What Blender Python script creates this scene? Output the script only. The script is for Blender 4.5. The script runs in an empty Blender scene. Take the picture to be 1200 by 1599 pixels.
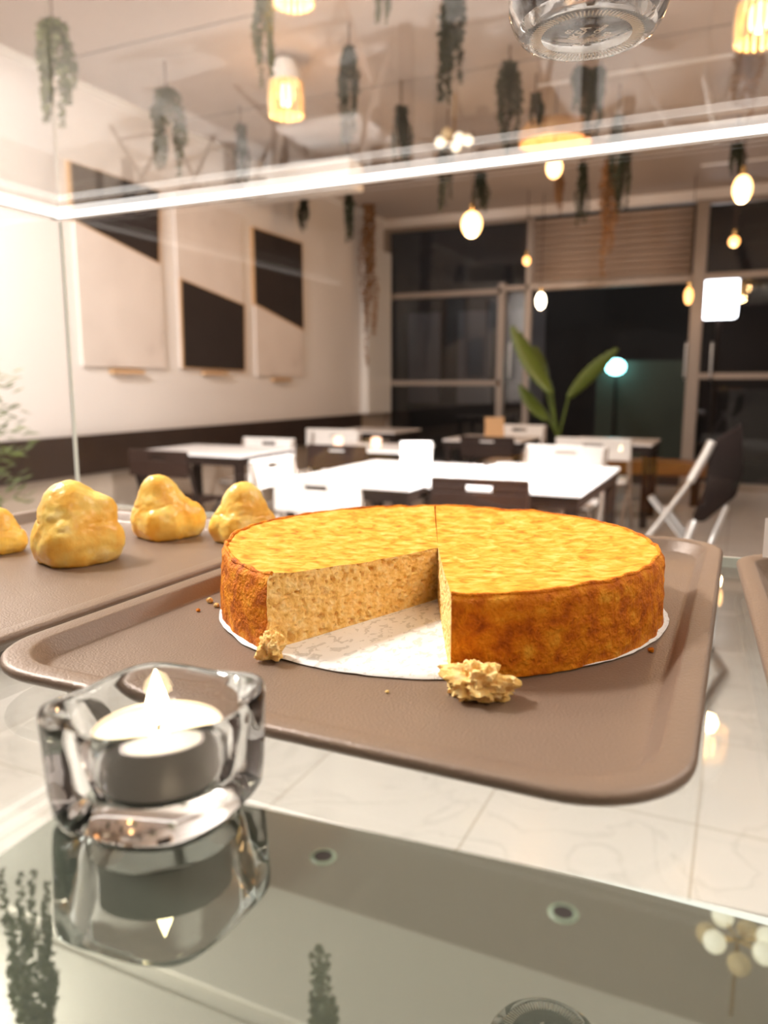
import bpy, bmesh, math, random
from mathutils import Vector, Matrix, noise
PI = math.pi
S = bpy.context.scene
COL = S.collection
random.seed(7)

# ------------------------------------------------------------------ camera, world, exposure
H = 1.25
PITCH, YAW, FPX = math.radians(9.46), math.radians(24.8), 1200.0
FW = Vector((-math.sin(YAW)*math.cos(PITCH), math.cos(YAW)*math.cos(PITCH), -math.sin(PITCH)))
RT = Vector((math.cos(YAW), math.sin(YAW), 0))
UP = RT.cross(FW)
CAM = Vector((0, 0, H))
cd = bpy.data.cameras.new('camera'); cam = bpy.data.objects.new('camera', cd); COL.objects.link(cam)
cam.matrix_world = Matrix.Translation(CAM) @ Matrix((RT, UP, -FW)).transposed().to_4x4()
cd.sensor_fit = 'VERTICAL'; cd.sensor_height = 36.0; cd.lens = 36.0*FPX/1599.0
cd.clip_start = 0.01; cd.clip_end = 100
cd.dof.use_dof = True; cd.dof.focus_distance = 0.40; cd.dof.aperture_fstop = 8.0
S.camera = cam
S.view_settings.view_transform = 'Standard'; S.view_settings.look = 'None'
S.view_settings.gamma = 1.0; S.view_settings.exposure = 0.0
S.cycles.max_bounces = 12; S.cycles.transparent_max_bounces = 32
S.cycles.transmission_bounces = 12; S.cycles.glossy_bounces = 6
S.cycles.sample_clamp_indirect = 6.0
W = bpy.data.worlds.new('night_sky'); S.world = W; W.use_nodes = True
W.node_tree.nodes['Background'].inputs[0].default_value = (0.010, 0.009, 0.012, 1)
W.node_tree.nodes['Background'].inputs[1].default_value = 0.15

def ray(x, y): return FW + RT*((x-600)/FPX) + UP*((799.5-y)/FPX)
def at_z(x, y, z): r = ray(x, y); return CAM + r*((z-H)/r.z)
def at_y(x, y, v): r = ray(x, y); return CAM + r*(v/r.y)
def at_x(x, y, v): r = ray(x, y); return CAM + r*(v/r.x)
def at_d(x, y, d): return CAM + ray(x, y)*d
def depth(p): return (Vector(p)-CAM).dot(FW)

# ------------------------------------------------------------------ lights
def area(name, loc, size, power, col, target=None, sy=None, spread=180):
    l = bpy.data.lights.new(name, 'AREA'); l.size = size; l.energy = power; l.color = col
    if sy: l.shape = 'RECTANGLE'; l.size_y = sy
    o = bpy.data.objects.new(name, l); COL.objects.link(o); o.location = loc
    d = (Vector(target) if target else Vector(loc)-Vector((0, 0, 1))) - Vector(loc)
    o.rotation_euler = d.to_track_quat('-Z', 'Y').to_euler(); l.spread = math.radians(spread)
    return o
WARM = (1.0, 0.80, 0.60); NEUT = (1.0, 0.965, 0.94)
area('unseen_fill_light', (1.30, 2.35, 3.14), 0.55, 24, NEUT, (.6, 1.9, 0), spread=110)  # added out of view to brighten the floor ahead of the case
area('unseen_fill_light', (1.30, -0.75, 3.14), 0.55, 28, WARM, (0.0, 0.5, 1.1))  # added unseen fill from the serving side, for the front crust
area('unseen_fill_light', (-3.4, 1.55, 3.14), 0.55, 150, NEUT, (-4.4, 4.8, 1.5), spread=140)  # added unseen wash for the panel wall
area('unseen_fill_light', (-2.0, 0.45, 3.14), 0.45, 150, NEUT, (-.2, .4, 1.1))  # added unseen lamp lighting the cake from the side
area('unseen_table_fill', (0.95, 3.05, 3.38), 0.15, 100, NEUT, (-1.55, 4.15, 0.7), spread=44)  # added unseen spot that brightens the white tables
COUNTER_FILL = 26  # power of the added globes over the counter
LED_STRENGTH = 2.6

# ------------------------------------------------------------------ materials
def srgb(r, g, b):
    f = lambda c: (c/255/12.92) if c/255 <= .04045 else ((c/255+.055)/1.055)**2.4
    return (f(r), f(g), f(b), 1)
def new_mat(name):
    m = bpy.data.materials.new(name); m.use_nodes = True
    return m, m.node_tree.nodes, m.node_tree.links, m.node_tree.nodes['Principled BSDF']
def mat(name, col, rough=.5, metal=0, bump=0, bscale=200, var=0, vscale=30, spec=None, trans=0):
    m, n, l, p = new_mat(name)
    if len(col) == 3: col = (*col, 1)
    p.inputs['Base Color'].default_value = col
    p.inputs['Roughness'].default_value = rough; p.inputs['Metallic'].default_value = metal
    if spec is not None: p.inputs['Specular IOR Level'].default_value = spec
    tc = n.new('ShaderNodeTexCoord')
    if var:
        t = n.new('ShaderNodeTexNoise'); t.inputs['Scale'].default_value = vscale; t.inputs['Detail'].default_value = 5
        l.new(tc.outputs['Object'], t.inputs['Vector'])
        mx = n.new('ShaderNodeMix'); mx.data_type = 'RGBA'
        mx.inputs[6].default_value = tuple(c*(1-var) for c in col[:3])+(1,)
        mx.inputs[7].default_value = tuple(min(1, c*(1+var)) for c in col[:3])+(1,)
        l.new(t.outputs['Fac'], mx.inputs[0]); l.new(mx.outputs[2], p.inputs['Base Color'])
    if bump:
        t = n.new('ShaderNodeTexNoise'); t.inputs['Scale'].default_value = bscale; t.inputs['Detail'].default_value = 3
        l.new(tc.outputs['Object'], t.inputs['Vector'])
        b = n.new('ShaderNodeBump'); b.inputs['Strength'].default_value = bump; b.inputs['Distance'].default_value = .002
        l.new(t.outputs['Fac'], b.inputs['Height']); l.new(b.outputs['Normal'], p.inputs['Normal'])
    return m
def emit(name, col, s):
    m, n, l, p = new_mat(name)
    p.inputs['Base Color'].default_value = (.8, .8, .8, 1)
    p.inputs['Emission Color'].default_value = (*col, 1); p.inputs['Emission Strength'].default_value = s
    return m
def pane_mat(name, tint, ior=1.45, haze=0.0, rough=0.0, hscale=9):
    """thin clear glass: lets light straight through, reflects by Fresnel, optional smears"""
    m, n, l, p = new_mat(name); n.remove(p); out = n['Material Output']
    t = n.new('ShaderNodeBsdfTransparent'); t.inputs[0].default_value = (*tint, 1)
    g = n.new('ShaderNodeBsdfGlossy'); g.inputs['Roughness'].default_value = rough; g.inputs[0].default_value = (1, 1, 1, 1)
    fr = n.new('ShaderNodeFresnel'); ge = n.new('ShaderNodeNewGeometry'); bi = n.new('ShaderNodeMapRange')
    bi.inputs[3].default_value = ior; bi.inputs[4].default_value = 1/ior      # same reflectance on both faces of a thin pane
    l.new(ge.outputs['Backfacing'], bi.inputs[0]); l.new(bi.outputs[0], fr.inputs[0])
    a = n.new('ShaderNodeMixShader'); l.new(fr.outputs[0], a.inputs[0]); l.new(t.outputs[0], a.inputs[1]); l.new(g.outputs[0], a.inputs[2])
    last = a
    if haze:
        d = n.new('ShaderNodeBsdfDiffuse'); d.inputs[0].default_value = (.9, .88, .86, 1)
        tc = n.new('ShaderNodeTexCoord'); ns = n.new('ShaderNodeTexNoise'); ns.inputs['Scale'].default_value = hscale; ns.inputs['Detail'].default_value = 6
        l.new(tc.outputs['Object'], ns.inputs['Vector'])
        mr = n.new('ShaderNodeMapRange'); mr.inputs[1].default_value = .3; mr.inputs[2].default_value = .8; mr.inputs[3].default_value = haze*.5; mr.inputs[4].default_value = haze*1.6
        l.new(ns.outputs['Fac'], mr.inputs[0])
        b = n.new('ShaderNodeMixShader'); l.new(mr.outputs[0], b.inputs[0]); l.new(a.outputs[0], b.inputs[1]); l.new(d.outputs[0], b.inputs[2]); last = b
    l.new(last.outputs[0], out.inputs[0])
    return m
def ramp_mat(name, stops, scale, rough=.6, detail=6, bump=.4, bdist=.0015, bscale=None, stretch=(1, 1, 1), sss=0, dist=0.0, voro=0, spec=.3):
    m, n, l, p = new_mat(name)
    tc = n.new('ShaderNodeTexCoord'); mp = n.new('ShaderNodeMapping'); mp.inputs['Scale'].default_value = stretch
    l.new(tc.outputs['Object'], mp.inputs[0])
    t = n.new('ShaderNodeTexNoise'); t.inputs['Scale'].default_value = scale; t.inputs['Detail'].default_value = detail; t.inputs['Distortion'].default_value = dist
    l.new(mp.outputs[0], t.inputs['Vector'])
    r = n.new('ShaderNodeValToRGB'); e = r.color_ramp.elements
    while len(e) < len(stops): e.new(.5)
    for k, (pos, c) in enumerate(stops): e[k].position = pos; e[k].color = c
    l.new(t.outputs['Fac'], r.inputs[0]); l.new(r.outputs[0], p.inputs['Base Color'])
    p.inputs['Roughness'].default_value = rough; p.inputs['Specular IOR Level'].default_value = spec
    if sss:
        p.inputs['Subsurface Weight'].default_value = sss; p.inputs['Subsurface Radius'].default_value = (.006, .003, .0012); p.inputs['Subsurface Scale'].default_value = .6
    if bump:
        b2 = n.new('ShaderNodeTexNoise'); b2.inputs['Scale'].default_value = bscale or scale*3; b2.inputs['Detail'].default_value = 5
        l.new(mp.outputs[0], b2.inputs['Vector'])
        h = b2.outputs['Fac']
        if voro:
            vt = n.new('ShaderNodeTexVoronoi'); vt.inputs['Scale'].default_value = voro; l.new(mp.outputs[0], vt.inputs['Vector'])
            ad = n.new('ShaderNodeMath'); ad.operation = 'ADD'; l.new(vt.outputs['Distance'], ad.inputs[0]); l.new(h, ad.inputs[1]); h = ad.outputs[0]
        b = n.new('ShaderNodeBump'); b.inputs['Strength'].default_value = bump; b.inputs['Distance'].default_value = bdist
        l.new(h, b.inputs['Height']); l.new(b.outputs['Normal'], p.inputs['Normal'])
    return m

M = {}
M['wall'] = mat('cream_plaster', (.80, .755, .72), .8, bump=.05, bscale=60, var=.03, vscale=2)
M['ceiling'] = mat('ceiling_board', (.50, .42, .37), .7, var=.03, vscale=2)
M['bulkhead'] = mat('white_bulkhead', (.86, .80, .73), .7)
M['trimwhite'] = mat('white_gloss_trim', (.85, .82, .78), .35)
M['dado'] = mat('dark_wood', (.034, .020, .014), .5, var=.35, vscale=6, spec=.2)
M['lowwall'] = mat('beige_wall_below_rail', (.42, .34, .27), .7, var=.08, vscale=3)
M['frame'] = mat('beige_aluminium', (.30, .245, .205), .45, .2)
M['shutter'] = mat('beige_shutter', (.40, .31, .25), .5)
M['dark'] = mat('dark_brown_metal', (.020, .012, .009), .5, spec=.2)
M['darkseat'] = mat('dark_brown_plastic', (.026, .013, .009), .5, spec=.2)
M['white'] = mat('white_plastic', (.88, .85, .82), .35)
M['tabletop'] = mat('white_laminate', (.86, .83, .82), .25)
M['black'] = mat('black_fabric', (.012, .008, .007), .95, bump=.2, bscale=300, spec=.05)
M['silver'] = mat('brushed_silver_tube', (.55, .54, .53), .3, 1)
M['wood'] = mat('warm_brown_wood', (.22, .095, .028), .45, var=.3, vscale=8)
M['chalk'] = mat('charcoal_paint_panel', (.028, .021, .019), .6, var=.25, vscale=5, spec=.2)
M['canvas'] = ramp_mat('pale_plaster_panel', [(.3, (.78, .70, .64, 1)), (.62, (.72, .64, .58, 1)), (.75, (.58, .50, .45, 1))], 2.6, .7, bump=0)
M['rim_wood'] = mat('pale_tan_edge', (.60, .38, .20), .6)
M['tray'] = mat('taupe_nonstick', srgb(127, 108, 93), .36, .15, bump=.22, bscale=900, var=.05, vscale=40)
M['paper'] = ramp_mat('greaseproof_paper', [(.0, (.90, .87, .84, 1)), (.555, (.88, .85, .82, 1)), (.585, (.66, .63, .59, 1)), (1, (.88, .85, .82, 1))], 230, .55, detail=4, bump=.3, bscale=160, stretch=(1, .6, 1), dist=.8)
M['crust'] = ramp_mat('baked_crust', [(.25, (.30, .055, .002, 1)), (.43, (.60, .15, .003, 1)), (.58, (.76, .25, .006, 1)), (.78, (.93, .47, .05, 1))], 120, .6, detail=9, bump=.8, bdist=.0025, bscale=480, spec=.2)
M['caketop'] = ramp_mat('golden_cake_top', [(.28, (.52, .15, .004, 1)), (.42, (.74, .29, .016, 1)), (.54, (.83, .39, .045, 1)), (.76, (.90, .56, .15, 1))], 125, .55, detail=7, bump=.5, bdist=.0012, bscale=300, spec=.25, dist=.6)
M['crumb'] = ramp_mat('pale_crumb', [(.25, (.74, .42, .10, 1)), (.5, (.90, .60, .22, 1)), (.75, (.96, .76, .40, 1))], 240, .85, detail=8, bump=.55, bdist=.0015, bscale=700, sss=.2)
M['puff'] = ramp_mat('choux_shell', [(.25, (.80, .38, .03, 1)), (.43, (.93, .53, .08, 1)), (.60, (.96, .68, .17, 1)), (.80, (.98, .84, .44, 1))], 55, .33, detail=6, bump=.6, bdist=.0012, bscale=160, spec=.5, sss=.1)
M['wax'] = mat('white_wax', (.92, .86, .74), .35); 
_p = M['wax'].node_tree.nodes['Principled BSDF']; _p.inputs['Subsurface Weight'].default_value = .5; _p.inputs['Subsurface Radius'].default_value = (.01, .007, .004); _p.inputs['Subsurface Scale'].default_value = .5
M['alu'] = mat('thin_aluminium', (.60, .54, .50), .5, .6)
M['wick'] = mat('charred_wick', (.02, .015, .012), .9)
M['flame'] = emit('flame_glow', (1, .78, .42), 45)
M['led'] = emit('led_glow', (1, .965, .92), LED_STRENGTH)
M['dimedge'] = emit('dim_side_edge_glow', (1, .965, .92), 1.4)
M['profile'] = mat('white_aluminium_profile', (.8, .79, .78), .3, .4)
M['pane'] = pane_mat('clear_glass_pane', (.985, .985, .985), ior=1.3)
M['toppane'] = pane_mat('smeared_glass_pane', (.97, .97, .965), ior=1.22, haze=.016)
M['shelfglass'] = pane_mat('greenish_glass_shelf', (.95, .965, .945), ior=1.5)
M['edgeglass'] = mat('glass_edge', (.82, .86, .80), .15)
M['winpane'] = pane_mat('window_glass', (.9, .9, .9))
gm, n_, l_, p_ = new_mat('clear_thick_glass')
p_.inputs['Transmission Weight'].default_value = 1; p_.inputs['Roughness'].default_value = 0.0; p_.inputs['IOR'].default_value = 1.32
M['glass'] = gm
# tinted reflective glass
m, n, l, p = new_mat('green_reflective_glass'); n.remove(p)
gl = n.new('ShaderNodeBsdfGlossy'); gl.inputs['Roughness'].default_value = .012; gl.inputs[0].default_value = (.84, .91, .85, 1)
df = n.new('ShaderNodeBsdfDiffuse'); df.inputs[0].default_value = (.06, .07, .055, 1)
mx = n.new('ShaderNodeMixShader'); mx.inputs[0].default_value = .36
l.new(df.outputs[0], mx.inputs[1]); l.new(gl.outputs[0], mx.inputs[2]); l.new(mx.outputs[0], n['Material Output'].inputs[0]); M['mirror'] = m
M['mirroredge'] = mat('green_glass_edge', (.20, .26, .19), .12)
M['cord'] = mat('brown_cord', (.10, .06, .045), .8)
M['leaf'] = mat('muted_green_leaf', (.125, .125, .052), .7, var=.4, vscale=12)
M['leafdark'] = mat('dark_green_leaf', (.030, .038, .016), .7, var=.4, vscale=12)
M['dried'] = mat('dried_brown_leaf', (.26, .13, .05), .8, var=.4, vscale=12)
M['palm'] = mat('banana_leaf', (.10, .15, .018), .45, var=.3, vscale=4)
M['pot'] = mat('dark_planter', (.04, .035, .03), .6)
M['bulb'] = emit('warm_bulb_glow', (1, .62, .25), 30)
M['bulbwhite'] = emit('soft_white_bulb_glow', (1, .86, .66), 12)
M['globe'] = emit('frosted_globe_glow', (1, .86, .62), 1.6)
M['bulbhot'] = emit('bright_bulb_glow', (1, .55, .19), 5.5)
M['smallbulb'] = emit('amber_filament_glow', (1, .42, .09), 4)
M['cyan'] = emit('pale_cyan_glow', (.35, .95, 1), 8)
M['lamphead'] = emit('white_floodlight_glow', (.95, .95, 1), 9)
M['amber'] = emit('amber_votive_glow', (1, .34, .05), 1.7)
M['shade'] = mat('woven_shade', (.72, .42, .20), .8)
M['rib'] = mat('cream_rib', (.86, .66, .38), .5)
M['cap'] = mat('white_lamp_cap', (.85, .83, .80), .4)
M['gold'] = mat('polished_brass', (.75, .52, .22), .2, 1)
M['facade'] = mat('grey_outdoor_panel', (.12, .11, .11), .7, var=.3, vscale=2)
M['street'] = mat('dark_paving', (.02, .017, .015), .8)
M['greenlit'] = mat('green_lit_patch', (.04, .05, .032), .7)
M['coffee'] = mat('dark_brown_contents', (.04, .02, .012), .7, bump=.5, bscale=300, var=.4, vscale=120)
M['letter'] = mat('frosted_lettering', (.85, .83, .80), .4)
M['ac'] = mat('white_appliance_plastic', (.86, .83, .79), .4)
M['steelrod'] = mat('dark_steel_rod', (.18, .17, .16), .35, .8)
M['counter'] = mat('grey_counter_laminate', (.34, .33, .31), .6)
# marble floor tiles with grout
m, n, l, p = new_mat('marble_floor_tile')
tc = n.new('ShaderNodeTexCoord'); mp = n.new('ShaderNodeMapping'); mp.inputs['Location'].default_value = (1.205, .12, 0)
l.new(tc.outputs['Object'], mp.inputs[0])
bk = n.new('ShaderNodeTexBrick'); bk.offset = 0; bk.inputs['Scale'].default_value = 1; bk.inputs['Mortar Size'].default_value = .0035
bk.inputs['Brick Width'].default_value = .585; bk.inputs['Row Height'].default_value = .585; bk.inputs['Mortar Smooth'].default_value = .3
l.new(mp.outputs[0], bk.inputs['Vector'])
ns = n.new('ShaderNodeTexNoise'); ns.inputs['Scale'].default_value = 2.2; ns.inputs['Detail'].default_value = 9; ns.inputs['Distortion'].default_value = 1.6
l.new(tc.outputs['Object'], ns.inputs['Vector'])
rp = n.new('ShaderNodeValToRGB'); e = rp.color_ramp.elements
e[0].position = .35; e[0].color = (.65, .63, .60, 1); e[1].position = .495; e[1].color = (.67, .65, .62, 1)
for pos, c in ((.515, (.58, .56, .53, 1)), (.535, (.66, .64, .61, 1))): q = e.new(pos); q.color = c
l.new(ns.outputs['Fac'], rp.inputs[0]); l.new(rp.outputs[0], bk.inputs['Color1']); l.new(rp.outputs[0], bk.inputs['Color2'])
bk.inputs['Mortar'].default_value = (.42, .38, .32, 1)
l.new(bk.outputs['Color'], p.inputs['Base Color']); p.inputs['Roughness'].default_value = .22; M['floor'] = m

# ------------------------------------------------------------------ mesh helpers
class MB:
    def __init__(s): s.v = []; s.f = []
    def add(s, vs, fs):
        o = len(s.v); s.v += [tuple(p) for p in vs]; s.f += [tuple(i+o for i in f) for f in fs]; return s
    def box(s, c, d, rz=0, rx=0):
        R = Matrix.Rotation(rz, 3, 'Z') @ Matrix.Rotation(rx, 3, 'X'); c = Vector(c)
        vs = [c + R @ Vector((x*d[0]/2, y*d[1]/2, z*d[2]/2)) for x in (-1, 1) for y in (-1, 1) for z in (-1, 1)]
        return s.add(vs, [(0, 1, 3, 2), (4, 6, 7, 5), (0, 4, 5, 1), (2, 3, 7, 6), (0, 2, 6, 4), (1, 5, 7, 3)])
    def bx(s, x0, x1, y0, y1, z0, z1): return s.box(((x0+x1)/2, (y0+y1)/2, (z0+z1)/2), (x1-x0, y1-y0, z1-z0))
    def tube(s, path, r, n=10, cap=True):
        path = [Vector(p) for p in path]; rs = r if isinstance(r, (list, tuple)) else [r]*len(path)
        rings = []; ref = Vector((0, 0, 1))
        for i, p in enumerate(path):
            t = (path[min(i+1, len(path)-1)] - path[max(i-1, 0)]).normalized()
            if abs(t.dot(ref)) > .95: ref = Vector((1, 0, 0))
            a = t.cross(ref).normalized(); b = t.cross(a)
            rings.append([p + (a*math.cos(2*PI*k/n) + b*math.sin(2*PI*k/n))*rs[i] for k in range(n)])
        return s.loops(rings, cap, cap)
    def loops(s, rings, cap0=True, cap1=True):
        o = len(s.v); n = len(rings[0])
        for r in rings: s.v += [tuple(p) for p in r]
        for i in range(len(rings)-1):
            for k in range(n):
                a = o+i*n+k; b = o+i*n+(k+1) % n
                s.f.append((a, b, b+n, a+n))
        if cap0: s.f.append(tuple(o+k for k in range(n-1, -1, -1)))
        if cap1: s.f.append(tuple(o+(len(rings)-1)*n+k for k in range(n)))
        return s
    def lathe(s, prof, n=48, c=(0, 0, 0), cap0=True, cap1=True):
        return s.loops([[(c[0]+r*math.cos(2*PI*k/n), c[1]+r*math.sin(2*PI*k/n), c[2]+z) for k in range(n)] for r, z in prof], cap0, cap1)
    def ball(s, c, r, n=20, m=12, sz=1.0):
        return s.lathe([(max(1e-4, r*math.sin(PI*i/m)), -r*sz*math.cos(PI*i/m)) for i in range(m+1)], n, c)
    def grid(s, P, nu, nv, wrap=False):
        o = len(s.v); s.v += [tuple(P(i, j)) for i in range(nu) for j in range(nv)]
        for i in range(nu-1 if not wrap else nu):
            for j in range(nv-1):
                a = o+i*nv+j; b = o+((i+1) % nu)*nv+j
                s.f.append((a, b, b+1, a+1))
        return s
def link(name, mb, m, parent=None, smooth=True, bevel=0, solid=0):
    me = bpy.data.meshes.new(name); me.from_pydata(mb.v, [], mb.f); me.update()
    bm = bmesh.new(); bm.from_mesh(me); bmesh.ops.recalc_face_normals(bm, faces=bm.faces)
    bm.to_mesh(me); bm.free()
    o = bpy.data.objects.new(name, me); COL.objects.link(o); me.materials.append(m)
    if smooth:
        me.polygons.foreach_set('use_smooth', [True]*len(me.polygons))
        try: me.set_sharp_from_angle(angle=math.radians(38))
        except Exception: pass
    if bevel:
        b = o.modifiers.new('bevel', 'BEVEL'); b.width = bevel; b.segments = 2; b.limit_method = 'ANGLE'
    if solid:
        b = o.modifiers.new('solid', 'SOLIDIFY'); b.thickness = solid; b.offset = -1
    if parent: o.parent = parent
    return o
def tag(o, label, cat, group=None, kind=None):
    o['label'] = label; o['category'] = cat
    if group: o['group'] = group
    if kind: o['kind'] = kind
    return o
def thing(name, label, cat, loc=(0, 0, 0), rz=0, group=None):
    o = bpy.data.objects.new(name, None); COL.objects.link(o); o.empty_display_size = .05
    o.location = loc; o.rotation_euler = (0, 0, rz)
    return tag(o, label, cat, group)
def struct(name, mb, m, label, cat, bevel=0, parent=None):
    o = link(name, mb, m, parent, smooth=False, bevel=bevel); o['kind'] = 'structure'
    if not parent: tag(o, label, cat)
    return o
def dup(root, loc, rz=0, label=None, scale=None, group=None):
    r = root.copy(); COL.objects.link(r); r.location = loc; r.rotation_euler = (0, 0, rz)
    if scale: r.scale = scale
    if label: r['label'] = label
    if group: r['group'] = group
    for ch in list(root.children):
        c = ch.copy(); COL.objects.link(c); c.parent = r
        for g in list(ch.children):
            d = g.copy(); COL.objects.link(d); d.parent = c
    return r

# ------------------------------------------------------------------ room shell
YB, XL, XR, YF, ZC = 10.0, -4.6, 3.6, -1.7, 3.45
struct('floor', MB().bx(XL-.2, XR+.2, YF-.2, YB+.1, -.1, 0), M['floor'], 'pale marble tile floor with thin grout lines', 'floor')
lw = thing('wall_left', 'long cream wall carrying the three two-tone panels', 'wall'); lw['kind'] = 'structure'
struct('upper_wall', MB().bx(XL-.15, XL, YF, YB+.1, .86, ZC+.1), M['wall'], '', '', parent=lw)
struct('lower_wall', MB().bx(XL-.15, XL, YF, YB+.1, 0, .86), M['lowwall'], '', '', parent=lw)
struct('trim_1', MB().bx(XL, XL+.05, YF, 9.15, .56, .86), M['dado'], 'dark wood dado rail along the cream wall', 'wall trim', bevel=.004)
struct('wall_right', MB().bx(XR, XR+.15, YF, YB+.1, 0, ZC+.1), M['wall'], 'cream wall on the far side from the panels', 'wall')
struct('wall_front', MB().bx(XL, XR, YF-.15, YF, 0, ZC+.1), M['dado'], 'dark wall behind the serving side', 'wall')
cl = thing('ceiling', 'warm grey panelled ceiling with thin shadow grooves', 'ceiling'); cl['kind'] = 'structure'
edges = [YF, 2.62, 4.28, 5.62, 7.0, 8.4, YB+.1]
cb = MB(); cb.bx(XL-.15, XR+.15, YF, YB+.1, ZC+.02, ZC+.12)
for a, b in zip(edges[:-1], edges[1:]): cb.bx(XL, XR, a+.012, b-.012, ZC, ZC+.03)
struct('ceiling_panels', cb, M['ceiling'], '', '', parent=cl)
for i, y in enumerate(edges[1:-1]):
    struct('groove_strip', MB().bx(XL, XR, y-.011, y+.004, ZC+.004, ZC+.018), M['dado'], '', '', parent=cl)
for x0, x1, y in ((-1.55, .6, 6.1), (-1.3, .9, 7.55), (-.55, 1.2, 8.9)):
    struct('light_trim', MB().bx(x0, x1, y-.018, y+.018, ZC-.012, ZC), M['trimwhite'], '', '', parent=cl)
struct('trim_2', MB().bx(XL, XR, YF, 1.93, 3.2, 3.32).bx(XL, XR, 2.02, 2.60, 3.2, 3.32).bx(XL, XR, 1.93, 2.02, 3.215, 3.32).bx(XL, XR, 2.4, 2.6, 3.32, ZC), M['bulkhead'], 'white dropped ceiling over the serving counter', 'dropped ceiling')
struct('trim_3', MB().bx(XL+.005, XL+.12, 9.2, 9.94, .86, 3.0), M['trimwhite'], 'bright white pilaster beside the shopfront glazing', 'pilaster', bevel=.01)
struct('trim_4', MB().bx(XL, XL+.02, YF, YB, ZC-.05, ZC), M['trimwhite'], 'slim cornice where the panel wall meets the ceiling', 'cornice')

# shopfront
ZT = 3.33
struct('wall_back', MB().bx(XL, XR, YB-.03, YB+.1, ZT, ZC+.1), M['wall'], 'narrow cream strip of wall above the shopfront', 'wall')
def zat(x, y): return at_y(x, y, YB).z
def xat(x, y): return at_y(x, y, YB).x
zb1 = zat(690, 460); zb2 = zat(690, 598); zr1 = zat(1150, 430); zr2 = zat(1150, 587); zdoor = zat(960, 442)
xj0, xj1, xj2 = xat(783, 560), xat(828, 420), xat(1088, 480)
w1 = thing('window_1', 'dark shopfront window near the panel wall, in three tiers', 'window', (0, 0, 0)); w1['kind'] = 'structure'
f = MB(); f.bx(XL, XL+.07, YB-.05, YB+.05, 0, ZT).bx(xj0-.045, xj0+.045, YB-.06, YB+.05, 0, zb1+.1).bx(xj1-.04, xj1+.04, YB-.05, YB+.05, 0, ZT)
f.bx(XL+.07, xj1, YB-.05, YB+.05, ZT-.05, ZT).bx(XL+.07, xj0, YB-.06, YB+.05, zb1-.035, zb1+.035).bx(XL+.07, xj0, YB-.06, YB+.05, zb2-.035, zb2+.035).bx(XL+.07, xj0, YB-.06, YB+.05, 0, .08).bx(xj0, xj1, YB-.05, YB+.05, zdoor-.03, zdoor+.03)
link('window_frame', f, M['frame'], w1, smooth=False)
link('window_pane', MB().bx(XL+.07, xj1-.04, YB+.01, YB+.02, .08, ZT-.05), M['winpane'], w1, smooth=False)
w2 = thing('window_2', 'dark shopfront window beyond the door post, at the photo edge', 'window', (0, 0, 0)); w2['kind'] = 'structure'
f = MB(); f.bx(xj2+.08, XR, YB-.05, YB+.05, ZT-.05, ZT).bx(xj2+.08, XR, YB-.06, YB+.05, zr1-.035, zr1+.035).bx(xj2+.08, XR, YB-.06, YB+.05, zr2-.035, zr2+.035).bx(xj2+.08, XR, YB-.06, YB+.05, 0, .08).bx(1.5, 1.58, YB-.06, YB+.05, 0, ZT)
link('window_frame', f, M['frame'], w2, smooth=False)
link('window_pane', MB().bx(xj2+.08, XR, YB+.01, YB+.02, .08, ZT-.05), M['winpane'], w2, smooth=False)
d1 = thing('door_1', 'open shop doorway with beige posts and pull handles', 'door', (0, 0, 0)); d1['kind'] = 'structure'
link('door_post', MB().bx(xj2-.06, xj2+.08, YB-.08, YB+.06, 0, ZT), M['frame'], d1, smooth=False, bevel=.006)
link('door_head', MB().bx(xj1+.04, xj2-.06, YB-.07, YB+.05, zdoor-.045, zdoor+.045), M['frame'], d1, smooth=False, bevel=.006)
def handle(x, z0, z1, y):
    h = MB(); h.tube([(x, y, z0), (x, y-.06, z0+.02), (x, y-.065, (z0+z1)/2), (x, y-.06, z1-.02), (x, y, z1)], .014)
    link('pull_handle', h, M['silver'], d1)
for px in (800, 1072, 1112):
    handle(xat(px, 560), zat(px, 592), zat(px, 535), YB-.055)
link('door_leaf', MB().bx(xj0+.05, xj1-.05, YB-.01, YB, .06, zdoor-.05), M['winpane'], d1, smooth=False)
# roller shutter
sh = thing('roller_shutter', 'beige ribbed roller shutter above the open shop doorway', 'shutter', ((xj1+xj2)/2, YB, zdoor))
def shp(i, j):
    z = (ZT-.05-zdoor-.05)*j/120+.05
    return ((xj2-xj1-.14)*(i/4-.5)-.01, -.02-.055*abs(math.sin(PI*j/120*10)), z)
link('shutter_curtain', MB().grid(shp, 5, 121), M['shutter'], sh, solid=.004)
link('side_rail', MB().bx((xj1-xj2)/2+.03, (xj1-xj2)/2+.06, -.05, .02, .05, ZT-zdoor-.05), M['frame'], sh, smooth=False)

# outside
struct('ground_outside', MB().bx(-12, 12, YB+.1, 18, -.12, -.02), M['street'], 'dark paving outside the shopfront', 'pavement')
fa = thing('shopfront_opposite', 'dim grey panelled building front across the street', 'building', (-4.5, 14.0, -.02)); 
link('wall', MB().bx(-6, 14, 0, .2, 0, 5), M['street'], fa, smooth=False)
for x in (-3.2, -2.2, -1.1, -.1, .9): link('grey_panel', MB().bx(x-.32, x+.32, -.05, 0, .9, 2.6), M['facade'], fa, smooth=False)
p1 = at_y(1010, 600, 12.5)
fe = link('lit_patch', MB().bx(p1.x-.75, p1.x+.75, 12.5, 12.56, -.02, 1.6), M['greenlit'], smooth=False); tag(fe, 'dim green patch of lit wall outside the open doorway', 'lit_patch')  # patch of wall lit by the cyan lamp, its light painted green
q = at_y(1125, 465, 11.6)
fl = thing('floodlight', 'bright white square floodlight outside beside the door post', 'outdoor lamp', (q.x, q.y, -.02))
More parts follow.
